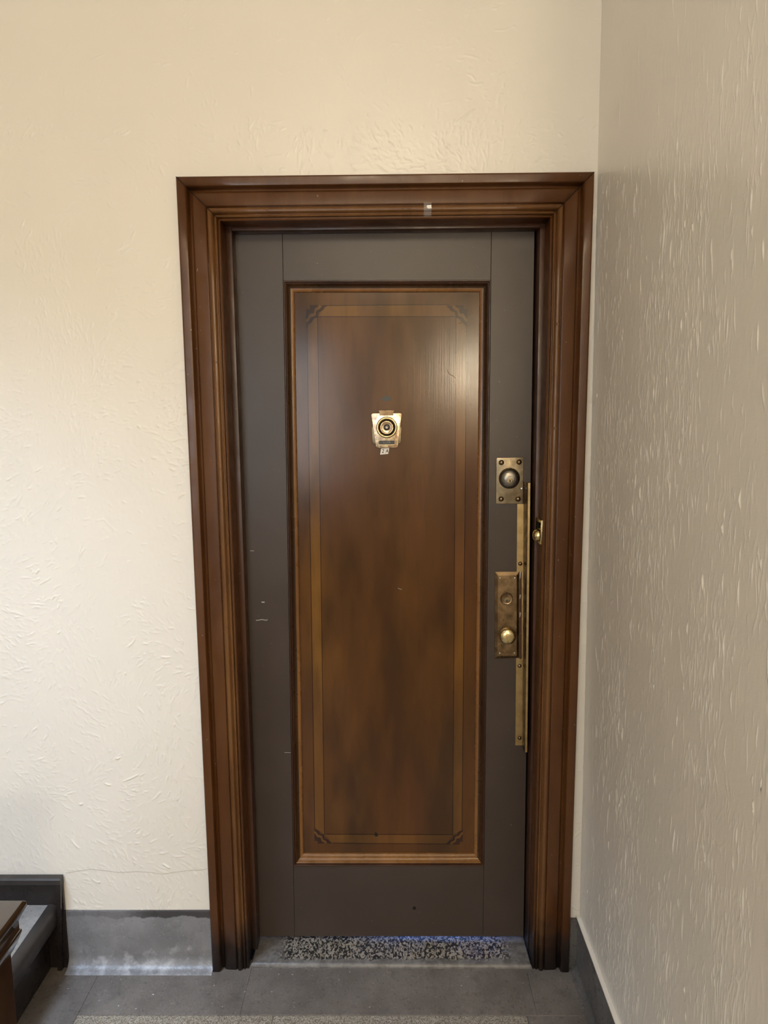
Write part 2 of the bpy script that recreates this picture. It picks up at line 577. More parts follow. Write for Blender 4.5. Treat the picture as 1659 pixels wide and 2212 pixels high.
# floor: base slab with border slabs and terrazzo slabs laid into it
fl = B().box(-3.15, 2.5, -4.35, 1.2, -0.12, -0.006).build('floor', MAT_BLACK, smooth=0)
tag(fl, 'dark terrazzo floor with a grey border strip and tan field', 'floor', 'structure')
J = 0.0009


def slab(name, x0, x1, y0, y1, mat, top=0.0, jx=0.0005, jy=0.0007):
    return B().box(x0 + jx, x1 - jx, y0 + jy, y1 - jy, -0.006, top).build(name, mat, fl, bevel=0.0007, seg=1)


slab('border_slab', -0.866, -0.415, -0.183, 0.02, MAT_BORDER, jx=0.0002)
slab('border_slab', -0.415, 0.405, -0.183, 0.02, MAT_BORDER, jx=0.0002)
slab('border_slab', 0.405, 0.60, -0.183, 0.02, MAT_BORDER, jx=0.0002, jy=0.0001)
slab('border_slab', 0.376, 0.60, -1.6, -0.183, MAT_BORDER, jy=0.0001)
slab('border_slab', 0.376, 2.4, -4.2, -1.6, MAT_BORDER)
slab('border_slab', -1.03, -0.866, -4.2, 0.02, MAT_BORDER, jx=0.0002)
slab('terrazzo_slab', -0.866, -0.3226, -0.95, -0.183, MAT_FIELD)
slab('terrazzo_slab', -0.3226, 0.376, -0.95, -0.183, MAT_FIELD)
slab('terrazzo_slab', -0.866, -0.3226, -4.2, -0.95, MAT_FIELD)
slab('terrazzo_slab', -0.3226, 0.376, -4.2, -0.95, MAT_FIELD)
slab('border_slab', -3.0, -1.03, -4.2, 0.02, MAT_BORDER)


# coved baseboards: profile (d from the wall, z)
def cove_prof(h, th, r):
    p = [(0, h), (th * 0.7, h), (th, h - 0.004)]
    for i in range(7):
        a = PI / 2 * i / 6
        p.append((th + r - r * math.cos(a), r - r * math.sin(a) + 0.0012))
    p.append((th + r + 0.004, -0.001))
    p.append((0, -0.001))
    return p


def base_mat():
    m = M('grey_cove_base_streaked', 0.33, 0.5)
    n1 = m.noise(7, 5, 0.6)
    c = m.mix(m.remap(n1, 0.3, 0.7), (0.155, 0.152, 0.158), (0.225, 0.222, 0.230))
    v = m.voro(240, out='Color')
    c = m.mix(m.remap(m.axis(0, v), 0.95, 0.97, 0, 0.2), c, (0.36, 0.36, 0.38))
    streak = m.math('ADD', m.axis(2), m.math('MULTIPLY', m.math('SUBTRACT', m.noise(9, 4, 0.6, m.scaled((1, 1, 0.2))), 0.5), 0.055))
    xm = m.remap(m.axis(0), -0.83, -0.70, 0.35, 1.0)
    c = m.mix(m.math('MULTIPLY', m.remap(streak, 0.158, 0.163), xm), c, (0.045, 0.041, 0.043))
    wear = m.remap(m.math('ADD', m.noise(26, 4, 0.65), m.remap(m.axis(2), 0.0, 0.10, 0.16, -0.05)), 0.58, 0.80, 0, 0.5)
    c = m.mix(wear, c, (0.48, 0.48, 0.50))
    m.color(c)
    h = m.math('ADD', m.math('MULTIPLY', m.noise(150, 4, 0.65, m.scaled((1, 1, 0.4))), 0.8), m.math('MULTIPLY', m.noise(14, 3), 1.5))
    m.bump(h, 0.0012)
    m.rough(m.remap(m.noise(50, 4, 0.6), 0.3, 0.7, 0.24, 0.46))
    return m.mat


MAT_BASE = base_mat()
pf = cove_prof(0.181, 0.006, 0.034)
bb = B().loft([[(x, -d, z) for d, z in pf] for x in (-0.966, -0.84, -0.66, -0.529)], True)
tag(bb.build('baseboard_back', MAT_BASE, smooth=40), 'grey coved cement baseboard left of the door frame', 'baseboard', 'structure')
pr = cove_prof(0.160, 0.010, 0.018)
br = B().loft([[(rx(z) - d, y, z) for d, z in pr] for y in (0.0, -0.5, -1.0, -1.6)], True)
brr = br.build('baseboard_right', MAT_COVE, smooth=40)
tag(brr, 'dark grey cement baseboard along the right wall', 'baseboard', 'structure')
B().box(rx(0.16) - 0.011, rx(0.16) + 0.004, -1.6, -0.002, 0.1595, 0.1635).build('caulk_bead', MAT_WALL, brr)
B().box(0.530, 0.556, -0.012, 0.0, 0.0, 0.157).build('end_block', MAT_COVE, brr, bevel=0.002)

# door saddle
sd = B()
sd.loft([[(-0.421, -0.013, 0.0), (-0.418, -0.009, 0.0075), (-0.415, -0.002, 0.0115), (-0.412, 0.16, 0.012), (-0.412, 0.16, -0.004), (-0.421, -0.013, -0.004)],
         [(0.424, -0.017, 0.0), (0.421, -0.012, 0.0075), (0.418, -0.004, 0.0115), (0.416, 0.16, 0.012), (0.416, 0.16, -0.004), (0.424, -0.017, -0.004)]], True)
tag(sd.build('trim_2', MAT_SADDLE, smooth=40), 'speckled black and tan terrazzo door saddle under the door', 'threshold', 'structure')

# ------------------------------------------------------------------ door frame (trim_1)
HW, HH = 0.53, 2.243
PROF = [(0.0, -0.0005), (0.0, 0.024), (0.002, 0.028), (0.005, 0.0295), (0.020, 0.0295), (0.0235, 0.0285), (0.0255, 0.025),
        (0.0275, 0.0135), (0.030, 0.0105), (0.033, 0.0110), (0.036, 0.0145), (0.0385, 0.0180), (0.043, 0.0195), (0.069, 0.0210),
        (0.0715, 0.0200), (0.0728, 0.0165), (0.0742, 0.0165)]
BEAD = [(0.0742, 0.0165), (0.0755, 0.0205), (0.0785, 0.0235), (0.0820, 0.0245), (0.0860, 0.0235), (0.0890, 0.0200), (0.0905, 0.0155),
        (0.0920, 0.0150), (0.0935, 0.0180), (0.0955, 0.0192), (0.0975, 0.0180), (0.0990, 0.0140)]
LIP = [(0.0990, 0.0140), (0.1000, 0.0120), (0.1015, 0.0120), (0.1025, 0.0150), (0.1045, 0.0155), (0.1058, 0.0140), (0.1060, 0.0110),
       (0.1060, -0.044), (0.1060, -0.150)]
fr = root('trim_1', (0, 0, 0), 'brown painted metal door frame with mitred moulded casing', 'door frame', 'structure')


def casing_piece(side):
    b = B()
    for prof, mi in ((PROF, 0), (BEAD, 1), (LIP, 0)):
        if side == 'head':
            n = 9
            rings = []
            for k in range(n):
                t = k / (n - 1)
                rings.append([((-HW + u) * (1 - t) + (HW - u) * t, -d, HH - u) for u, d in prof])
        else:
            s = -1 if side == 'left' else 1
            n = 13
            rings = []
            for k in range(n):
                t = k / (n - 1)
                rings.append([(s * (HW - u), -d, (HH - u) * t - 0.001 * (1 - t)) for u, d in prof])
        b.loft(rings, False, mi, False)
    o = b.build('casing', [MAT_CASE, MAT_BEAD], fr, smooth=24)
    m = o.modifiers.new('shell', 'SOLIDIFY')
    m.thickness = 0.0008
    m.offset = -1
    return o


for sd_ in ('left', 'right', 'head'):
    casing_piece(sd_)
# mitre seams: thin dark lines in the joint, following the profile
for s in (-1, 1):
    b = B()
    allp = PROF + BEAD[1:] + LIP[1:7]
    r1, r2 = [], []
    for u, d in allp:
        x, z = s * (HW - u), HH - u
        r1.append((x - s * 0.0007, -d - 0.0004, z + 0.0007))
        r2.append((x + s * 0.0007, -d - 0.0004, z - 0.0007))
    b.loft([r1, r2], False, 0, False)
    b.build('mitre_joint', MAT_BLACK, fr, smooth=0, fix=False)
# stops
b = B()
b.box(-0.4245, -0.4075, 0.045, 0.0885, 0.012, 2.137)
b.build('door_stop', MAT_STOP, fr, bevel=0.0012)
b = B()
b.loft([[(0.4105 + 0.0048 * (2 - z), 0.045, z), (0.4285, 0.045, z), (0.4285, 0.135, z), (0.4105 + 0.0048 * (2 - z), 0.135, z)] for z in (0.012, 2.137)], True)
b.build('door_stop', MAT_STOP, fr, bevel=0.0012)
B().box(-0.4075, 0.4100, 0.045, 0.0885, 2.1265, 2.1375).build('door_stop', MAT_STOP, fr, bevel=0.0012)
B().box(0.395, 0.43, 0.137, 0.15, 0.013, 2.14).build('rebate', MAT_BLACK, fr)


# nail dimples and dents on the casing bead, each a small raised ring
def dimple(x, z, y, mat, r=0.004):
    b = B().lathe(x, z, y, [(r, 0.0), (r * 0.95, 0.0011), (r * 0.65, 0.0013), (r * 0.45, 0.0004), (r * 0.2, 0.0002)], 14)
    return b.build('nail_head', mat, fr, smooth=60)


for x, z in ((0.447, 1.87), (0.447, 1.60), (0.4435, 1.337), (0.447, 1.168), (0.447, 0.94)):
    dimple(x, z, -0.0238, MAT_BEAD)
for x, z in ((-0.4475, 1.78), (-0.4475, 1.50), (-0.4475, 1.06)):
    dimple(x, z, -0.0238, MAT_BEAD, 0.0034)
for x, z in ((-0.30, 2.160), (0.047, 2.160), (0.062, 2.1615), (0.145, 2.1605), (0.335, 2.1605)):
    dimple(x, z, -0.0238, MAT_BEAD, 0.0034)
# old tape scrap on the head casing
mt = M('clear_tape', 0.22, 0.5).color((0.55, 0.52, 0.50))
mt.b.inputs['Alpha'].default_value = 0.35
b = B()
b.loft([[(x, -d - 0.0007, HH - u) for u, d in PROF[13:] + BEAD[1:] + LIP[1:6]] for x in (0.1000, 0.1195)], False, 0, False)
b.build('tape_scrap', mt.mat, fr, smooth=60)
b = B().plate([(0.1085, 2.1665), (0.1185, 2.1675), (0.1195, 2.1590), (0.1110, 2.1585), (0.1065, 2.1625)], -0.0262, -0.0245)
b.build('tape_residue', MAT_WHITE, fr)

# brass keeper on the right reveal of the frame
kp = B().add([(0.4150, 0.042, 1.352), (0.4200, -0.006, 1.3505), (0.4195, -0.010, 1.318), (0.4185, -0.008, 1.284), (0.4150, 0.042, 1.286),
              (0.4190, 0.042, 1.352), (0.4238, -0.006, 1.3505), (0.4233, -0.010, 1.318), (0.4223, -0.008, 1.284), (0.4190, 0.042, 1.286)],
             [(0, 1, 2, 3, 4), (9, 8, 7, 6, 5), (0, 5, 6, 1), (1, 6, 7, 2), (2, 7, 8, 3), (3, 8, 9, 4), (4, 9, 5, 0)])
kpo = kp.build('keeper_plate', MAT_BRASS, fr, bevel=0.0006, seg=1)
b = B().add([(0.4150, 0.030, 1.343), (0.4178, 0.002, 1.342), (0.4176, 0.002, 1.325), (0.4150, 0.030, 1.326)], [(0, 1, 2, 3)])
b.v = [(x - 0.0007, y, z) for x, y, z in b.v]
b.build('keeper_slot', MAT_BLACK, kpo)
b = B()
rings = []
for r, d in [(0.0175, 0.0), (0.0175, 0.002), (0.0165, 0.006), (0.0140, 0.0105), (0.0100, 0.0135), (0.0050, 0.0150), (0.0005, 0.0154)]:
    rings.append([(0.4172 - d, 0.012 + r * math.cos(2 * PI * i / 24) * 0.95, 1.306 + r * math.sin(2 * PI * i / 24)) for i in range(24)])
b.loft(rings, True)
b.build('keeper_dome', MAT_BRASS, kpo, smooth=60)

# ------------------------------------------------------------------ the door (door_1)
DY = 0.090
dr = root('door_1', (0, DY, 0.02), 'charcoal painted apartment door with a tall brown inset panel', 'door', 'structure')


def lerp(a, b, t):
    return a + (b - a) * t


PO = {'TL': (-0.2801, 2.0053), 'TR': (0.2876, 2.0012), 'BL': (-0.2969, 0.2622), 'BR': (0.2893, 0.2617)}


def pl(z):   # panel left edge
    return lerp(-0.2969, -0.2801, (z - 0.2622) / (2.0053 - 0.2622))


def prr(z):
    return lerp(0.2893, 0.2876, (z - 0.2617) / (2.0012 - 0.2617))


def re(z):   # free edge of the leaf
    return lerp(0.4160, 0.4046, z / 2.14)


ZB, ZT = 0.0215, 2.137
g = 0.0006
B().plate([(-0.4235, ZB), (-0.4235, ZT), (pl(ZT) - g, ZT), (pl(ZB) - g, ZB)], DY, 0.132).build('stile', MAT_GREY, dr, bevel=0.0008, seg=1)
B().plate([(prr(ZB) + g, ZB), (prr(ZT) + g, ZT), (re(ZT), ZT), (re(ZB), ZB)], DY, 0.132).build('stile', MAT_GREY, dr, bevel=0.0008, seg=1)
B().plate([(pl(ZT), ZT), (prr(ZT), ZT), PO['TR'], PO['TL']], DY + 0.0003, 0.132).build('rail', MAT_GREY, dr, bevel=0.0006, seg=1)
B().plate([(pl(ZB), ZB), (prr(ZB), ZB), PO['BR'], PO['BL']], DY + 0.0003, 0.132).build('rail', MAT_GREY, dr, bevel=0.0006, seg=1)
# panel moulding: (u inwards, d towards the room from the door face, slot)
MP = [(-0.0005, -0.012), (0.0003, 0.0015), (0.0012, 0.0030), (0.0030, 0.0030), (0.0040, 0.0015), (0.0046, -0.0030), (0.0062, -0.0035),
      (0.0070, 0.0000), (0.0085, 0.0010), (0.0100, -0.0010), (0.0115, -0.0050), (0.0135, -0.0085), (0.0160, -0.0105), (0.0190, -0.0112),
      (0.0220, -0.0118), (0.0250, -0.0128), (0.0270, -0.0142), (0.0280, -0.0165), (0.0284, -0.0205)]
CORN = [PO['TL'], PO['TR'], PO['BR'], PO['BL']]
DIRS = [(0.96, -1.03), (-0.99, -1.02), (-1.02, 1.05), (1.07, 1.05)]
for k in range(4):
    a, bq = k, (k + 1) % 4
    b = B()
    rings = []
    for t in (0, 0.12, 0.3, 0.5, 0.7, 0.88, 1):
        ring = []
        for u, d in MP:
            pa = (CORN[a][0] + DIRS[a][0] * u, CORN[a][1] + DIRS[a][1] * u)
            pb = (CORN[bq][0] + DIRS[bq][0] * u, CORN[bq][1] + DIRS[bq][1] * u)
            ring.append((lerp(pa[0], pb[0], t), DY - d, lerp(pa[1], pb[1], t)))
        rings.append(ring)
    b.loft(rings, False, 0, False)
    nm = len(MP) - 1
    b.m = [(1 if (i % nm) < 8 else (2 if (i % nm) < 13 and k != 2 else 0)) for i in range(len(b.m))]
    b.build('panel_moulding', [MAT_GOLD, MAT_STOP, MAT_COVE_SHADE], dr, smooth=40)

PY = 0.110
pan = B().plate([(-0.2585, 1.979), (0.2625, 1.976), (0.2625, 0.288), (-0.270, 0.288)], PY, 0.124).build('panel', MAT_PANEL, dr, smooth=0)
tag(pan, 'mottled brown panel with a painted tan border')
O = [(-0.2199, 1.9406), (0.2252, 1.9397), (0.2234, 0.3213), (-0.2312, 0.3248)]
I = [(-0.1901, 1.9108), (0.1951, 1.9073), (0.1951, 0.3522), (-0.2011, 0.3542)]
BANDS = [[(-0.1676, 1.9406), (0.1782, 1.9399), I[1], I[0]],
         [(0.2249, 1.8807), (0.2235, 0.3676), I[2], I[1]],
         [(0.1767, 0.3213), (-0.1773, 0.3248), I[3], I[2]],
         [(-0.2308, 0.3759), (-0.2203, 1.8909), I[0], I[3]]]
for q in BANDS:
    B().flat(q, PY - 0.0003).build('painted_band', MAT_BAND, pan, smooth=0)


def line(p, q, w=0.0021):
    d = Vector((q[0] - p[0], q[1] - p[1])).normalized()
    n = Vector((-d.y, d.x)) * w / 2
    B().flat([(p[0] + n.x, p[1] + n.y), (q[0] + n.x, q[1] + n.y), (q[0] - n.x, q[1] - n.y), (p[0] - n.x, p[1] - n.y)], PY - 0.0006).build(
        'painted_line', MAT_LINE, pan, smooth=0)


for q in BANDS:
    line(q[0], q[1])
for k in range(4):
    line(I[k], I[(k + 1) % 4], 0.0018)
BL1 = [(50, 0), (165, 3), (160, 22), (132, 32), (112, 52), (108, 85), (95, 108), (50, 113), (30, 143), (20, 168), (0, 185), (0, 50), (50, 50)]
BL2 = [(200, 10), (230, 4), (275, 3), (275, 18), (247, 34), (230, 63), (195, 83), (165, 90), (160, 125), (150, 165), (112, 168), (95, 172),
       (82, 213), (48, 240), (20, 250), (18, 280), (0, 280), (0, 225), (35, 200), (50, 172), (75, 152), (105, 146), (130, 130), (130, 100),
       (140, 75), (178, 55), (205, 27)]
RIB = [(163, 4), (202, 8), (207, 27), (180, 56), (142, 76), (132, 101), (132, 131), (106, 148), (76, 154), (52, 174), (36, 202), (0, 227), (0, 183),
       (20, 166), (30, 141), (50, 111), (95, 106), (106, 85), (110, 52), (130, 32), (158, 20)]
UN = 0.000210
for (cx, cz, sx, sz) in ((-0.2217, 1.9423, 1, -1), (0.2270, 1.9382, -1, -1), (-0.2325, 0.3233, 1, 1), (0.2260, 0.3197, -1, 1)):
    k = UN if sz < 0 else UN * 0.9
    tr = lambda P: [(cx + sx * a * k, cz + sz * c * k) for a, c in P]
    b = B()
    b.flat(tr(BL1), PY - 0.0010)
    b.flat(tr(BL2), PY - 0.0010)
    b.build('corner_ornament', MAT_ORN, pan, smooth=0)
    B().flat(tr(RIB), PY - 0.0008).build('ornament_ribbon', MAT_BAND, pan, smooth=0)
# wear marks on the panel and door
B().plate([(-0.046, 0.3475), (-0.0355, 0.3475), (-0.0375, 0.3555), (-0.0405, 0.3595), (-0.0450, 0.3590)], PY - 0.0010, PY).build('dark_chip', MAT_INK, pan)
B().plate([(-0.016, 1.683), (-0.004, 1.690), (0.006, 1.693), (0.011, 1.684), (0.019, 1.682), (0.008, 1.679), (-0.002, 1.676), (-0.012, 1.680)], PY - 0.0008, PY).build('paint_smudge', MAT_SMUDGE, pan)


def thread(name, pts, w, y, mat, parent, h=0.0008):
    b = B()
    rings = []
    for i, p in enumerate(pts):
        a = Vector(pts[max(0, i - 1)])
        c = Vector(pts[min(len(pts) - 1, i + 1)])
        d = (c - a).normalized()
        n = Vector((-d.y, d.x)) * w / 2
        rings.append([(p[0] + n.x, y, p[1] + n.y), (p[0], y - h, p[1]), (p[0] - n.x, y, p[1] - n.y)])
    b.loft(rings, False, 0, False)
    return b.build(name, mat, parent, smooth=0)


def wpx(x, y):   # panel face: coordinates read at the middle of the panel
    return (0.00135 * (x - 836.5) + 0.0007, 1.6036 + 0.001352 * (923 - y))


thread('paint_crack', [(0.172, 1.762), (0.174, 1.755), (0.181, 1.748), (0.190, 1.744), (0.196, 1.737), (0.206, 1.733), (0.212, 1.735), (0.219, 1.741), (0.224, 1.737)], 0.0016, PY, MAT_CRACK, pan, 0.0003)
thread('paint_crack', [(0.202, 1.8885), (0.207, 1.8905), (0.213, 1.889), (0.220, 1.8895)], 0.0016, PY - 0.0006, MAT_CRACK, pan, 0.0003)
thread('paint_crack', [(0.221, 1.899), (0.226, 1.906), (0.232, 1.913), (0.238, 1.915)], 0.0014, PY, MAT_CRACK, pan, 0.0003)
thread('scratch', [(0.0935, 1.174), (0.0890, 1.163), (0.0870, 1.153), (0.0868, 1.142)], 0.0007, PY - 0.0001, MAT_BAND, pan, 0.0003)
thread('scratch', [(0.030, 1.134), (0.036, 1.131), (0.041, 1.130)], 0.0012, PY - 0.0001, MAT_CHIP, pan, 0.0003)
thread('scratch', [(-0.3870, 1.0440), (-0.3760, 1.0450), (-0.3700, 1.0465), (-0.3630, 1.0450), (-0.3560, 1.0440), (-0.3530, 1.0465)], 0.0022, DY, MAT_CHIP, dr, 0.0004)
thread('scratch', [(-0.3690, 1.0990), (-0.3600, 1.0985)], 0.0032, DY, MAT_CHIP, dr, 0.0004)
thread('scratch', [(-0.3970, 1.2520), (-0.3860, 1.2515)], 0.0016, DY, MAT_CHIP, dr, 0.0004)
thread('scratch', [(-0.3150, 0.6325), (-0.2960, 0.6325)], 0.0010, DY, MAT_CHIP, dr, 0.0003)
b = B().lathe(0.0755, 0.1185, DY + 0.0002, [(0.0055, 0.0), (0.0055, 0.0006), (0.004, 0.0008), (0.0028, 0.0003), (0.001, 0.0002)], 16)
b.build('plugged_hole', MAT_BLACK, dr)

# ---- door viewer with bell push
vw = root('door_viewer', (0, PY, 1.60), None, None)
vw.parent = dr
vw.location = Vector((0, PY, 1.60)) - dr.location


def rounded(pts, r, n=5):
    out = []
    m = len(pts)
    for i in range(m):
        p, a, c = Vector(pts[i]), Vector(pts[i - 1]), Vector(pts[(i + 1) % m])
        da, dc = (a - p).normalized(), (c - p).normalized()
        p0, p1 = p + da * r, p + dc * r
        for k in range(n + 1):
            t = k / n
            q = p0 * (1 - t) ** 2 + p * 2 * t * (1 - t) + p1 * t ** 2
            out.append((q.x, q.y))
    return out


tag(vw, 'worn brass door viewer with round push button and black name strip')
b = B().plate(rounded([(-0.0425, 1.607), (0.0425, 1.607), (0.0405, 1.557), (-0.0405, 1.557)], 0.009), PY - 0.006, PY)
b.build('back_box', MAT_BRASS_OLD, vw, bevel=0.001)
b = B().plate(rounded([(-0.0440, 1.6425), (0.0438, 1.6425), (0.0310, 1.5455), (-0.0300, 1.5455)], 0.0065), PY - 0.0095, PY - 0.006)
b.build('face_plate', MAT_COPPER, vw, bevel=0.001)
b = B().plate([(-0.0220, 1.6512), (0.0215, 1.6512), (0.0190, 1.6365), (-0.0190, 1.6365)], PY - 0.0112, PY - 0.0094)
b.build('top_tab', MAT_BOLT, vw, bevel=0.0004, seg=1)
b = B().lathe(0.0005, 1.6030, PY - 0.0093, [(0.0300, 0), (0.0300, 0.0035), (0.0285, 0.0058), (0.0262, 0.0066), (0.0240, 0.0056), (0.0228, 0.0030), (0.0226, 0.0005), (0.01, 0.0004)], 40)
b.build('outer_ring', MAT_BRASS, vw, smooth=60)
b = B().lathe(0.0005, 1.6030, PY - 0.0094, [(0.0227, 0), (0.0227, 0.0012), (0.002, 0.0012)], 32)
b.build('ring_well', MAT_BLACK, vw)
b = B().lathe(0.0003, 1.6030, PY - 0.0095, [(0.0185, 0.0), (0.0185, 0.0090), (0.0175, 0.0105), (0.0162, 0.0105), (0.0152, 0.0090), (0.0145, 0.0062), (0.0090, 0.0048), (0.0088, 0.0010), (0.001, 0.0005)], 40)
b.build('push_button', MAT_COPPER, vw, smooth=50)
b = B().lathe(0.0003, 1.6030, PY - 0.0100, [(0.0086, 0.0), (0.0084, 0.0030), (0.0070, 0.0040), (0.0050, 0.0044)], 28)
b.build('lens_surround', MAT_PLASTIC, vw, smooth=50)
b = B().lathe(0.0003, 1.6030, PY - 0.0138, [(0.0042, 0.0), (0.0036, 0.0016), (0.0022, 0.0026), (0.0004, 0.0030)], 20)
b.build('lens', MAT_CHROME, vw, smooth=80)
b = B().plate([(-0.0218, 1.5655), (0.0222, 1.5655), (0.0222, 1.5550), (-0.0218, 1.5550)], PY - 0.0112, PY - 0.0094)
b.build('name_strip', MAT_PLASTIC, vw, bevel=0.0003, seg=1)
b = B().box(-0.0225, 0.0228, PY - 0.0118, PY - 0.0094, 1.5530, 1.5548)
b.build('strip_holder', MAT_BRASS, vw, bevel=0.0003, seg=1)


def text_obj(name, s, size, x, z, y, mat, parent, shear=0.0, bold=0.0, sx=1.0):
    cu = bpy.data.curves.new(name, 'FONT')
    cu.body = s
    cu.size = size
    cu.shear = shear
    cu.offset = bold
    cu.align_x = 'CENTER'
    cu.align_y = 'CENTER'
    cu.resolution_u = 4
    t = bpy.data.objects.new(name, cu)
    me = bpy.data.meshes.new_from_object(t)
    bpy.data.objects.remove(t)
    bpy.data.curves.remove(cu)
    me.name = name
    off = parent_loc(parent)
    for v in me.vertices:
        v.co = Vector((x + v.co.x * sx, y, z + v.co.y)) - off
    me.materials.clear()
    me.materials.append(mat)
    o = bpy.data.objects.new(name, me)
    COL.objects.link(o)
    o.parent = parent
    return o


text_obj('strip_lettering', 'L.UTR', 0.0075, 0.0005, 1.5604, PY - 0.01135, MAT_GREYTXT, vw)
st1 = B().plate([(-0.0160, 1.5432), (-0.0045, 1.5440), (-0.0068, 1.5265), (-0.0192, 1.5256)], PY - 0.0012, PY).build('number_sticker', MAT_WHITE, dr)
st2 = B().plate([(-0.0042, 1.5438), (0.0070, 1.5442), (0.0042, 1.5277), (-0.0070, 1.5265)], PY - 0.0010, PY).build('letter_sticker', MAT_WHITE, dr)
text_obj('numeral', '2', 0.0150, -0.0116, 1.5352, PY - 0.0014, MAT_INK, st1, 0.22, 0.0002, 0.85)
text_obj('letter', 'A', 0.0140, 0.0002, 1.5355, PY - 0.0013, MAT_INK, st2, 0.22, 0.0002, 0.85)

# ---- upper dead lock
dl = root('dead_lock', (0, 0, 0), None, None)
dl.parent = dr
dl.location = Vector((0.3478, DY, 1.45)) - dr.location
tag(dl, 'square cornered brass plate with four bronze bolts and a domed keyhole')
b = B().plate(rounded([(0.3095, 1.5158), (0.3862, 1.5164), (0.3864, 1.3848), (0.3102, 1.3848)], 0.004), DY - 0.0055, DY)
b.build('lock_plate', MAT_BRASS_OLD, dl, bevel=0.0008)
b = B().lathe(0.3468, 1.4575, DY - 0.0055, [(0.0300, 0), (0.0295, 0.003), (0.0280, 0.008), (0.0245, 0.0135), (0.0200, 0.0170), (0.0140, 0.0190), (0.0090, 0.0196), (0.0088, 0.0185), (0.001, 0.0184)], 40)
b.build('cylinder_guard', MAT_STEEL, dl, smooth=50)
plug = B().lathe(0.3455, 1.4530, DY - 0.0240, [(0.0082, 0.0), (0.0080, 0.0026), (0.0066, 0.0028), (0.0062, 0.0020), (0.001, 0.0020)], 28).build('key_plug', MAT_BRASS_OLD, dl, smooth=50)


def keyhole(name, cx, cz, y, k, parent):
    b = B()
    b.plate([(cx + 0.0017 * k * math.cos(a) * 1.0, cz + 0.0010 * k + 0.0014 * k * math.sin(a)) for a in [2 * PI * i / 12 for i in range(12)]], y - 0.0003, y)
    b.plate([(cx - 0.0007 * k, cz + 0.0008 * k), (cx + 0.0007 * k, cz + 0.0008 * k), (cx + 0.0022 * k, cz - 0.0030 * k), (cx + 0.0009 * k, cz - 0.0050 * k), (cx - 0.0016 * k, cz - 0.0042 * k), (cx - 0.0020 * k, cz - 0.0020 * k)], y - 0.0004, y)
    return b.build(name, MAT_INK, parent, smooth=0)


keyhole('keyhole', 0.3455, 1.4530, DY - 0.0262, 0.85, dl)
bolt = B().lathe(0, 0, 0, [(0.0076, 0), (0.0074, 0.0016), (0.0066, 0.0036), (0.0050, 0.0054), (0.0028, 0.0064), (0.0004, 0.0067)], 24).build('carriage_bolt', MAT_BOLT, None, smooth=60)
bolt.parent = dl
base = dl.location + dr.location
locs = [(0.3237, 1.5024), (0.3731, 1.5032), (0.3245, 1.3986), (0.3724, 1.3983)]
bolt.location = Vector((locs[0][0], DY - 0.0055, locs[0][1])) - base
for x, z in locs[1:]:
    dup(bolt, Vector((x, DY - 0.0055, z)) - base, dl)
b = B().lathe(0.3812, 1.4290, DY - 0.0055, [(0.0046, 0), (0.0043, 0.0016), (0.0030, 0.0024), (0.0024, 0.0012), (0.0004, 0.0010)], 18)
b.build('side_screw', MAT_CHROME, dl, smooth=50)

# ---- latch guard: long brass angle
lg = root('latch_guard', (0, 0, 0), None, None)
lg.parent = dr
lg.location = Vector((0.39, DY, 1.05)) - dr.location
tag(lg, 'long dull brass angle strip guarding the door edge')


def sx_(z, top, bot):
    return lerp(bot, top, (z - 0.6547) / (1.382 - 0.6547))


zs = [0.6547, 0.90, 1.10, 1.30, 1.384]
b = B().loft([[(sx_(z, 0.3706, 0.3785), DY - 0.0026, z), (sx_(z, 0.3892, 0.4002), DY - 0.0026, z), (sx_(z, 0.3892, 0.4002), DY, z), (sx_(z, 0.3706, 0.3785), DY, z)] for z in zs], True)
b.build('guard_strip', MAT_BRASS_STRIP, lg, bevel=0.0004, seg=1)
zs = [0.649, 0.90, 1.10, 1.30, 1.447]
b = B()
rings = []
for z in zs:
    xb = sx_(z, 0.3888, 0.4000)
    xf = sx_(z, 0.3950, 0.4018)
    rings.append([(xb, DY, z), (xb, DY - 0.010, z), (xf - 0.0008, 0.058, z), (xf, 0.0545, z), (xf + 0.0062, 0.0540, z), (xf + 0.0066, 0.0570, z), (xf + 0.0018, 0.0585, z), (xb + 0.0022, DY - 0.010, z), (xb + 0.0022, DY, z)])
b.loft([[q[0], q[1], q[2], q[6], q[7], q[8]] for q in rings], True)
b.build('guard_flange', MAT_BOLT, lg, bevel=0.0003, seg=1)
b = B()
b.loft([[q[2], q[3], q[4], q[5], q[6]] for q in rings], True)
b.build('flange_lip', MAT_BRASS_STRIP, lg, bevel=0.0003, seg=1)
sb = B().lathe(0, 0, 0, [(0.0060, 0), (0.0058, 0.0014), (0.0050, 0.0030), (0.0034, 0.0042), (0.0004, 0.0048)], 20).build('strip_bolt', MAT_BOLT, None, smooth=60)
sb.parent = lg
base = lg.location + dr.location
locs = [(0.3826, 1.2100), (0.3866, 0.9028), (0.3908, 0.6781)]
sb.location = Vector((locs[0][0], DY - 0.0026, locs[0][1])) - base
for x, z in locs[1:]:
    dup(sb, Vector((x, DY - 0.0026, z)) - base, lg)

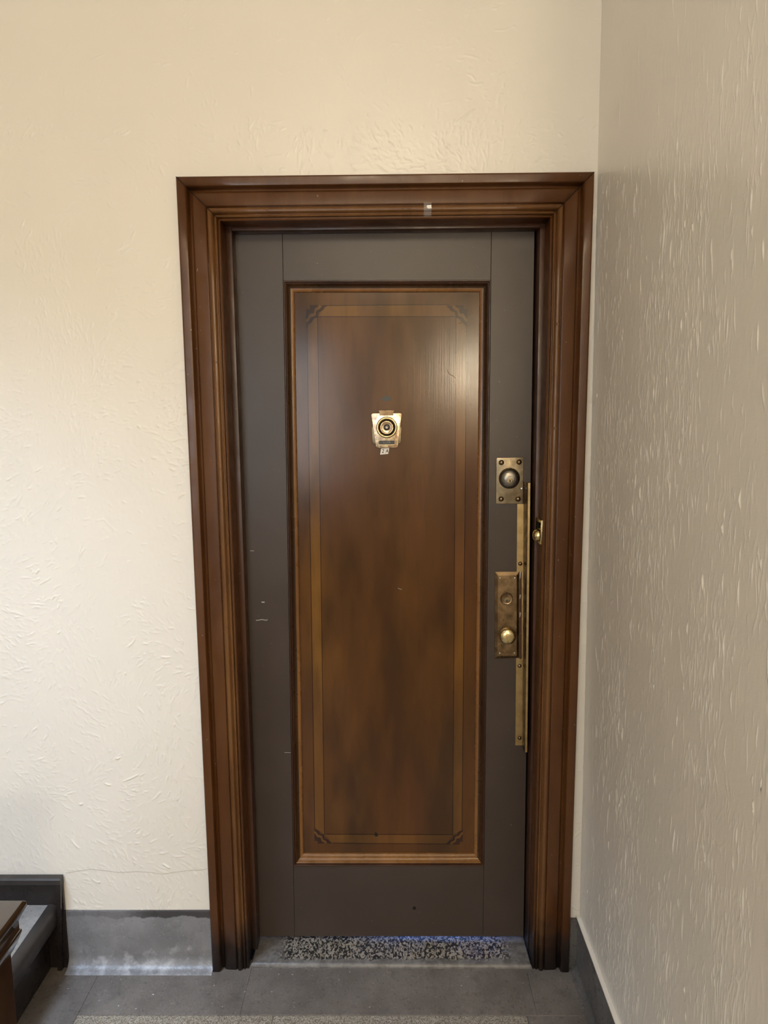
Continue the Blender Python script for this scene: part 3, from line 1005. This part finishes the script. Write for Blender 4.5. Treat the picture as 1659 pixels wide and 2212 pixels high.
# ---- lock escutcheon with knob
es = root('lock_escutcheon', (0, 0, 0), None, None)
es.parent = dr
es.location = Vector((0.346, DY, 1.05)) - dr.location
tag(es, 'bevelled tarnished brass escutcheon with keyhole and round brass knob')
outer = [(0.3100, 1.1862), (0.3800, 1.1868), (0.3846, 0.9270), (0.3128, 0.9262)]
inner = [(0.3183, 1.1765), (0.3722, 1.1770), (0.3762, 0.9360), (0.3208, 0.9355)]
b = B()
ringA = [(x, DY, z) for x, z in outer]
ringB = [(x, DY - 0.0035, z) for x, z in outer]
ringC = [(x, DY - 0.0085, z) for x, z in inner]
b.loft([ringA, ringB, ringC], True)
b.build('bevelled_plate', MAT_BRASS_DARK, es, smooth=0)
b = B().lathe(0.3440, 1.1085, DY - 0.0085, [(0.0180, 0), (0.0178, 0.0022), (0.0162, 0.0034), (0.0152, 0.0030), (0.0120, 0.0026), (0.001, 0.0024)], 36)
b.build('lock_cylinder', MAT_BRASS_DARK, es, smooth=50)
b = B().lathe(0.3448, 1.1030, DY - 0.0108, [(0.0078, 0), (0.0076, 0.0018), (0.0062, 0.0020), (0.0058, 0.0010), (0.001, 0.0010)], 26)
b.build('key_plug', MAT_BRASS_OLD, es, smooth=50)
keyhole('keyhole', 0.3446, 1.1035, DY - 0.0120, 0.85, es)
kn = B().lathe(0.3455, 1.0045, DY - 0.0085, [(0.0185, 0), (0.0180, 0.0025), (0.0130, 0.0050), (0.0100, 0.0080), (0.0100, 0.0130), (0.0130, 0.0165), (0.0195, 0.0200),
                                             (0.0232, 0.0240), (0.0242, 0.0280), (0.0234, 0.0320), (0.0205, 0.0355), (0.0155, 0.0380), (0.0090, 0.0394), (0.0010, 0.0398)], 44)
kn.build('knob', MAT_BRASS, es, smooth=70)
sw = B().lathe(0, 0, 0, [(0.0026, 0), (0.0024, 0.0008), (0.0014, 0.0013), (0.0003, 0.0014)], 14).build('plate_screw', MAT_CHROME, None, smooth=60)
sw.parent = es
base = es.location + dr.location
locs = [(0.3245, 1.1690), (0.3672, 1.1690), (0.3272, 0.9435), (0.3695, 0.9440)]
sw.location = Vector((locs[0][0], DY - 0.0085, locs[0][1])) - base
for x, z in locs[1:]:
    dup(sw, Vector((x, DY - 0.0085, z)) - base, es)
b = B().loft([[(lerp(0.3852, 0.3808, t), DY - 0.0030, z), (lerp(0.3925, 0.3872, t), DY - 0.0030, z), (lerp(0.3925, 0.3872, t), DY, z), (lerp(0.3852, 0.3808, t), DY, z)] for t, z in ((0, 0.924), (1, 1.187))], True)
b.build('scraped_slot', MAT_STOP, es)
for z0, z1 in ((1.165, 1.187), (1.105, 1.118), (1.050, 1.065)):
    x = lerp(0.3852, 0.3808, (z0 - 0.924) / 0.263)
    B().plate([(x + 0.0006, z0), (x + 0.0026, z0 + 0.003), (x + 0.0040, z1), (x + 0.0006, z1)], DY - 0.0034, DY - 0.0030).build('paint_chip', MAT_CHIP, es)

# ------------------------------------------------------------------ stairs at the left
stp = root('staircase', (-1.02, -0.45, 0), 'dark steel staircase with grey filled treads rising to the left', 'stairs')
RISE, RUN = 0.205, 0.30
for k in range(3):
    x1 = -1.02 - RUN * k
    z0 = RISE * k
    B().box(x1 - 0.006, x1, -0.90, -0.0125, z0, z0 + RISE - 0.02).build('riser', MAT_STAIR, stp)
    b = B()
    ring = [(0.030, -0.062), (0.034, -0.058), (0.036, -0.022), (0.034, -0.010), (0.027, -0.003), (0.017, 0.0), (0.008, 0.0), (0.008, -0.012), (-0.004, -0.012), (-0.004, -0.062)]
    b.loft([[(x1 + dx, y, z0 + RISE + dz + 0.004) for dx, dz in ring] for y in (-0.90, -0.0125)], True)
    b.build('nosing', MAT_NOSING, stp, smooth=50)
    B().box(x1 - RUN + 0.0, x1 + 0.0078, -0.895, -0.0125, z0 + RISE - 0.012, z0 + RISE + 0.0015).build('tread', MAT_TREAD, stp, bevel=0.001, seg=1)
    # wall skirt, boxed around each step
    xr = -0.966 - RUN * k if k == 0 else x1 + 0.054
    zt = 0.298 + RISE * k
    xl = x1 - RUN + 0.054 if k < 2 else x1 - RUN
    zb = 0.0 if k == 0 else zt - RISE - 0.10
    B().box(xl, xr - 0.001, -0.012, -0.0035, zb, zt - 0.001).build('skirt_board', MAT_STAIR, stp)
    B().loft([[(xl, -0.0035, zt), (xl, -0.022, zt), (xl, -0.026, zt - 0.004), (xl, -0.026, zt - 0.018), (xl, -0.012, zt - 0.026), (xl, -0.0035, zt - 0.026)],
              [(xr, -0.0035, zt), (xr, -0.022, zt), (xr, -0.026, zt - 0.004), (xr, -0.026, zt - 0.018), (xr, -0.012, zt - 0.026), (xr, -0.0035, zt - 0.026)]], True).build('skirt_moulding', MAT_NOSING, stp, smooth=30)
    dz = 0.016 if k == 0 else 0.0
    B().loft([[(xr - 0.014 - dz, -0.012, zb), (xr - 0.012 - dz, -0.0252, zb), (xr - dz, -0.0252, zb), (xr - dz + 0.003, -0.0035, zb), (xr - 0.014 - dz, -0.0035, zb)],
              [(xr - 0.014, -0.012, zt - 0.012), (xr - 0.012, -0.0252, zt - 0.012), (xr, -0.0252, zt - 0.012), (xr, -0.0035, zt - 0.012), (xr - 0.014, -0.0035, zt - 0.012)]], True).build('skirt_moulding', MAT_STAIR, stp, smooth=30)

# newel post close to the camera, lower left
nx, ny = -0.674, -0.934
nw = root('newel_post', (nx, ny, 0), 'dark varnished square newel post with a flat moulded cap in the lower left corner', 'newel post')


def sq(h, z, rr=0.0):
    return [(nx - h, ny - h, z), (nx + h, ny - h, z), (nx + h, ny + h, z), (nx - h, ny + h, z)]


b = B().loft([sq(0.058, 0.0), sq(0.058, 0.16), sq(0.0545, 0.18), sq(0.0545, 0.80)], True)
b.build('post', MAT_NEWEL_POST, nw, bevel=0.003)
b = B().loft([sq(0.0540, 0.768), sq(0.057, 0.772), sq(0.063, 0.785), sq(0.068, 0.799), sq(0.068, 0.803), sq(0.0655, 0.804), sq(0.0655, 0.820), sq(0.071, 0.832), sq(0.0755, 0.840), sq(0.0755, 0.847), sq(0.071, 0.851)], True)
b.build('cap', MAT_NEWEL, nw, bevel=0.0012, smooth=40)
